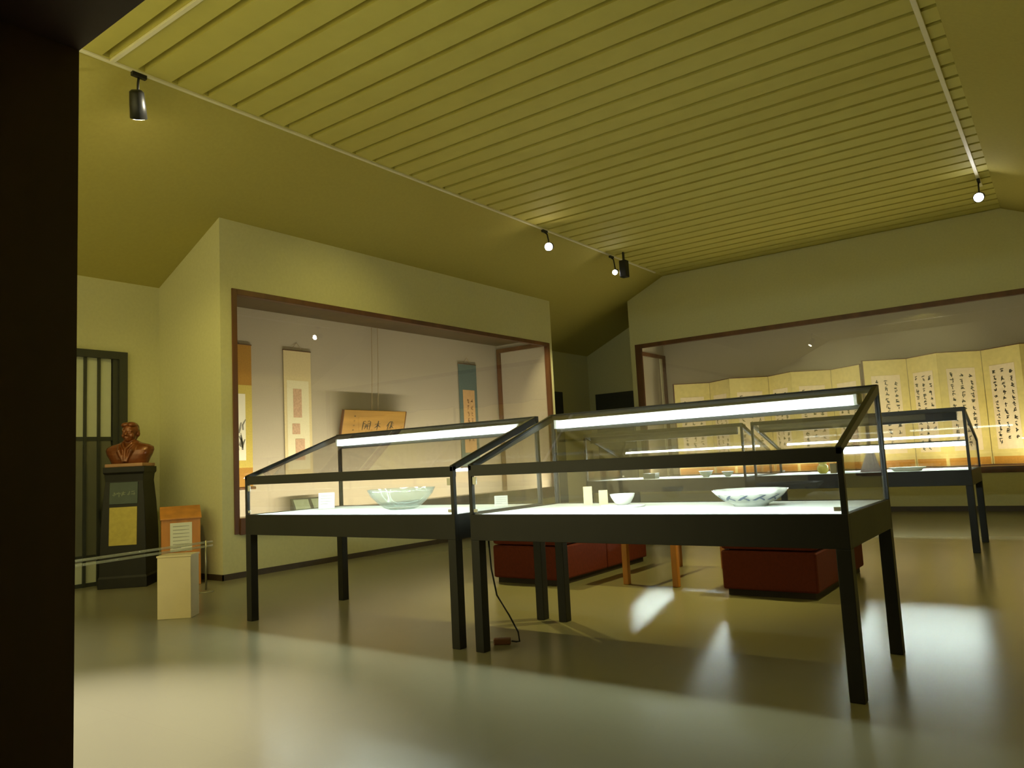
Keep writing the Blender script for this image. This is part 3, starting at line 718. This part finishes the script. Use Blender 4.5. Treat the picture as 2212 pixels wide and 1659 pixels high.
# ------------------------------------------------------------------ folding screens in the far vitrine
def screen(xs, ya, yb, z0, z1, label, seed, flip=False):
    c = ((xs[0]+xs[-1])/2, (ya+yb)/2, z0)
    t = thing('folding_screen', label, 'folding screen', c, 0, 'folding screens in the far vitrine')
    rnd = random.Random(seed); H = z1-z0
    for i in range(len(xs)-1):
        pa = Vector((xs[i]-c[0], (ya if i % 2 == 0 else yb)-c[1], 0)); pb_ = Vector((xs[i+1]-c[0], (yb if i % 2 == 0 else ya)-c[1], 0))
        d = (pb_-pa); Lw = d.length; d.normalize(); n = Vector((d.y, -d.x, 0))     # towards the room
        def fr_(u, v, dd, pa=pa, d=d, n=n): 
            p = pa+d*u+n*dd; return (p.x, p.y, v)
        def sb(bm, u0, u1, v0, v1, d0, d1):
            q = [bm.verts.new(fr_(u, v, dd)) for dd in (d0, d1) for u, v in ((u0, v0), (u1, v0), (u1, v1), (u0, v1))]
            for f in ((3, 2, 1, 0), (4, 5, 6, 7), (0, 1, 5, 4), (1, 2, 6, 5), (2, 3, 7, 6), (3, 0, 4, 7)): bm.faces.new([q[k] for k in f])
        g = .004
        bm = bmesh.new(); sb(bm, g, Lw-g, .012, H-.008, -.012, .0); p = link('panel', bm, 'gold', t)
        bm = bmesh.new(); sb(bm, g, Lw-g, H-.014, H, -.014, .003); sb(bm, g, Lw-g, 0, .014, -.014, .003)
        if i == 0: sb(bm, 0, .02, 0, H, -.016, .004)
        if i == len(xs)-2: sb(bm, Lw-.02, Lw, 0, H, -.016, .004)
        link('border', bm, 'screenedge', p)
        bm = bmesh.new(); sb(bm, .03, Lw-.03, .016, .13, .0005, .002); link('lower_band', bm, 'screenband', p)
        u0, u1 = Lw*.18, Lw*.82
        bm = bmesh.new(); sb(bm, u0, u1, .24, H-.27, .0005, .0025); link('paper_sheet', bm, 'sheet', p)
        bm = bmesh.new(); top = H-.33
        for k in range(3):
            v = top-rnd.uniform(0, .03)-(.0 if k else .02); end = .30+rnd.uniform(0, .12)+(.25 if k == 0 and rnd.random() < .5 else 0)
            uu = u1-(k+.5)*(u1-u0)/3
            while v > end:
                s = rnd.uniform(.062, .082); scribble(bm, uu+rnd.uniform(-.008, .008), v-s*.5, s, (lambda u, v_, dd, f=fr_: f(u, v_, .003+dd)), rnd, .0125); v -= s*1.38
        link('calligraphy', bm, 'ink', p)
SZ = PZ0+.035
screen([-6.04, -5.47, -4.936, -4.35, -3.831, -3.263, -2.70], 13.5, 13.9, SZ, 2.38, 'golden folding screen of brushed writing, left part of the far vitrine', 31)
screen([-2.675, -2.07, -1.58, -1.016, -.49, .06, .59], 13.5, 13.9, SZ, 2.43, 'golden folding screen with pale sheets of writing, right part of the far vitrine', 77)

# ------------------------------------------------------------------ ceiling spotlights
def spotlight(head, aim, label, lens, big=1.0, track_x=None):
    hv = Vector(head); d = (Vector(aim)-hv).normalized()
    t = thing('spotlight', label, 'spotlight', (head[0], head[1], ZC-.02), 0, 'spotlights on the ceiling tracks')
    o = Vector(t.location)
    tx = (track_x if track_x is not None else head[0])-head[0]
    boxes('adapter', [(tx-.018, tx+.018, -.06, .06, -.035, -.0)], 'black', t, .003)
    top = hv-o
    bm = bmesh.new(); tube(bm, [(tx, 0, -.03), (tx*.4, 0, -.07), (top.x, top.y, top.z+.03)], .010, 10); link('arm', bm, 'black', t, True)
    bm = bmesh.new(); a = top-d*.10*big; b = top+d*.10*big
    tube(bm, [a, a+d*.015, top, b], [.035*big, .05*big, .056*big, .06*big], 24); hd = link('lamp_head', bm, 'black', t, True)
    bm = bmesh.new(); tube(bm, [b-d*.004, b+d*.003], .05*big, 24); link('lens', bm, lens, hd, True)
spotlight(SPOT_HEADS[0][0], (-6.35, 3.4, 3.2), 'black spotlight at the near left of the ceiling turned to the bust corner', 'spot_glow', 1.1, -5.82)
spotlight(SPOT_HEADS[1][0], SPOT_HEADS[1][1], 'lit warm spotlight on the left track, nearer of the two beyond the middle', 'spot_glow', 1.1, -5.82)
spotlight(SPOT_HEADS[2][0], SPOT_HEADS[2][1], 'lit spotlight beside a black box at the far end of the left track', 'spot_white', .8, -5.82)
spotlight(SPOT_HEADS[3][0], SPOT_HEADS[3][1], 'lit white spotlight at the far end of the right track', 'spot_white', 1.1, -.63)
t = thing('speaker_box', 'small black box under the ceiling beside the far left spotlight', 'box', (-5.60, 10.95, ZC))
boxes('body', [(-.06, .06, -.06, .06, -.42, -.14)], 'black', t, .01); boxes('bracket', [(-.012, .012, -.02, .02, -.14, 0)], 'black', t)
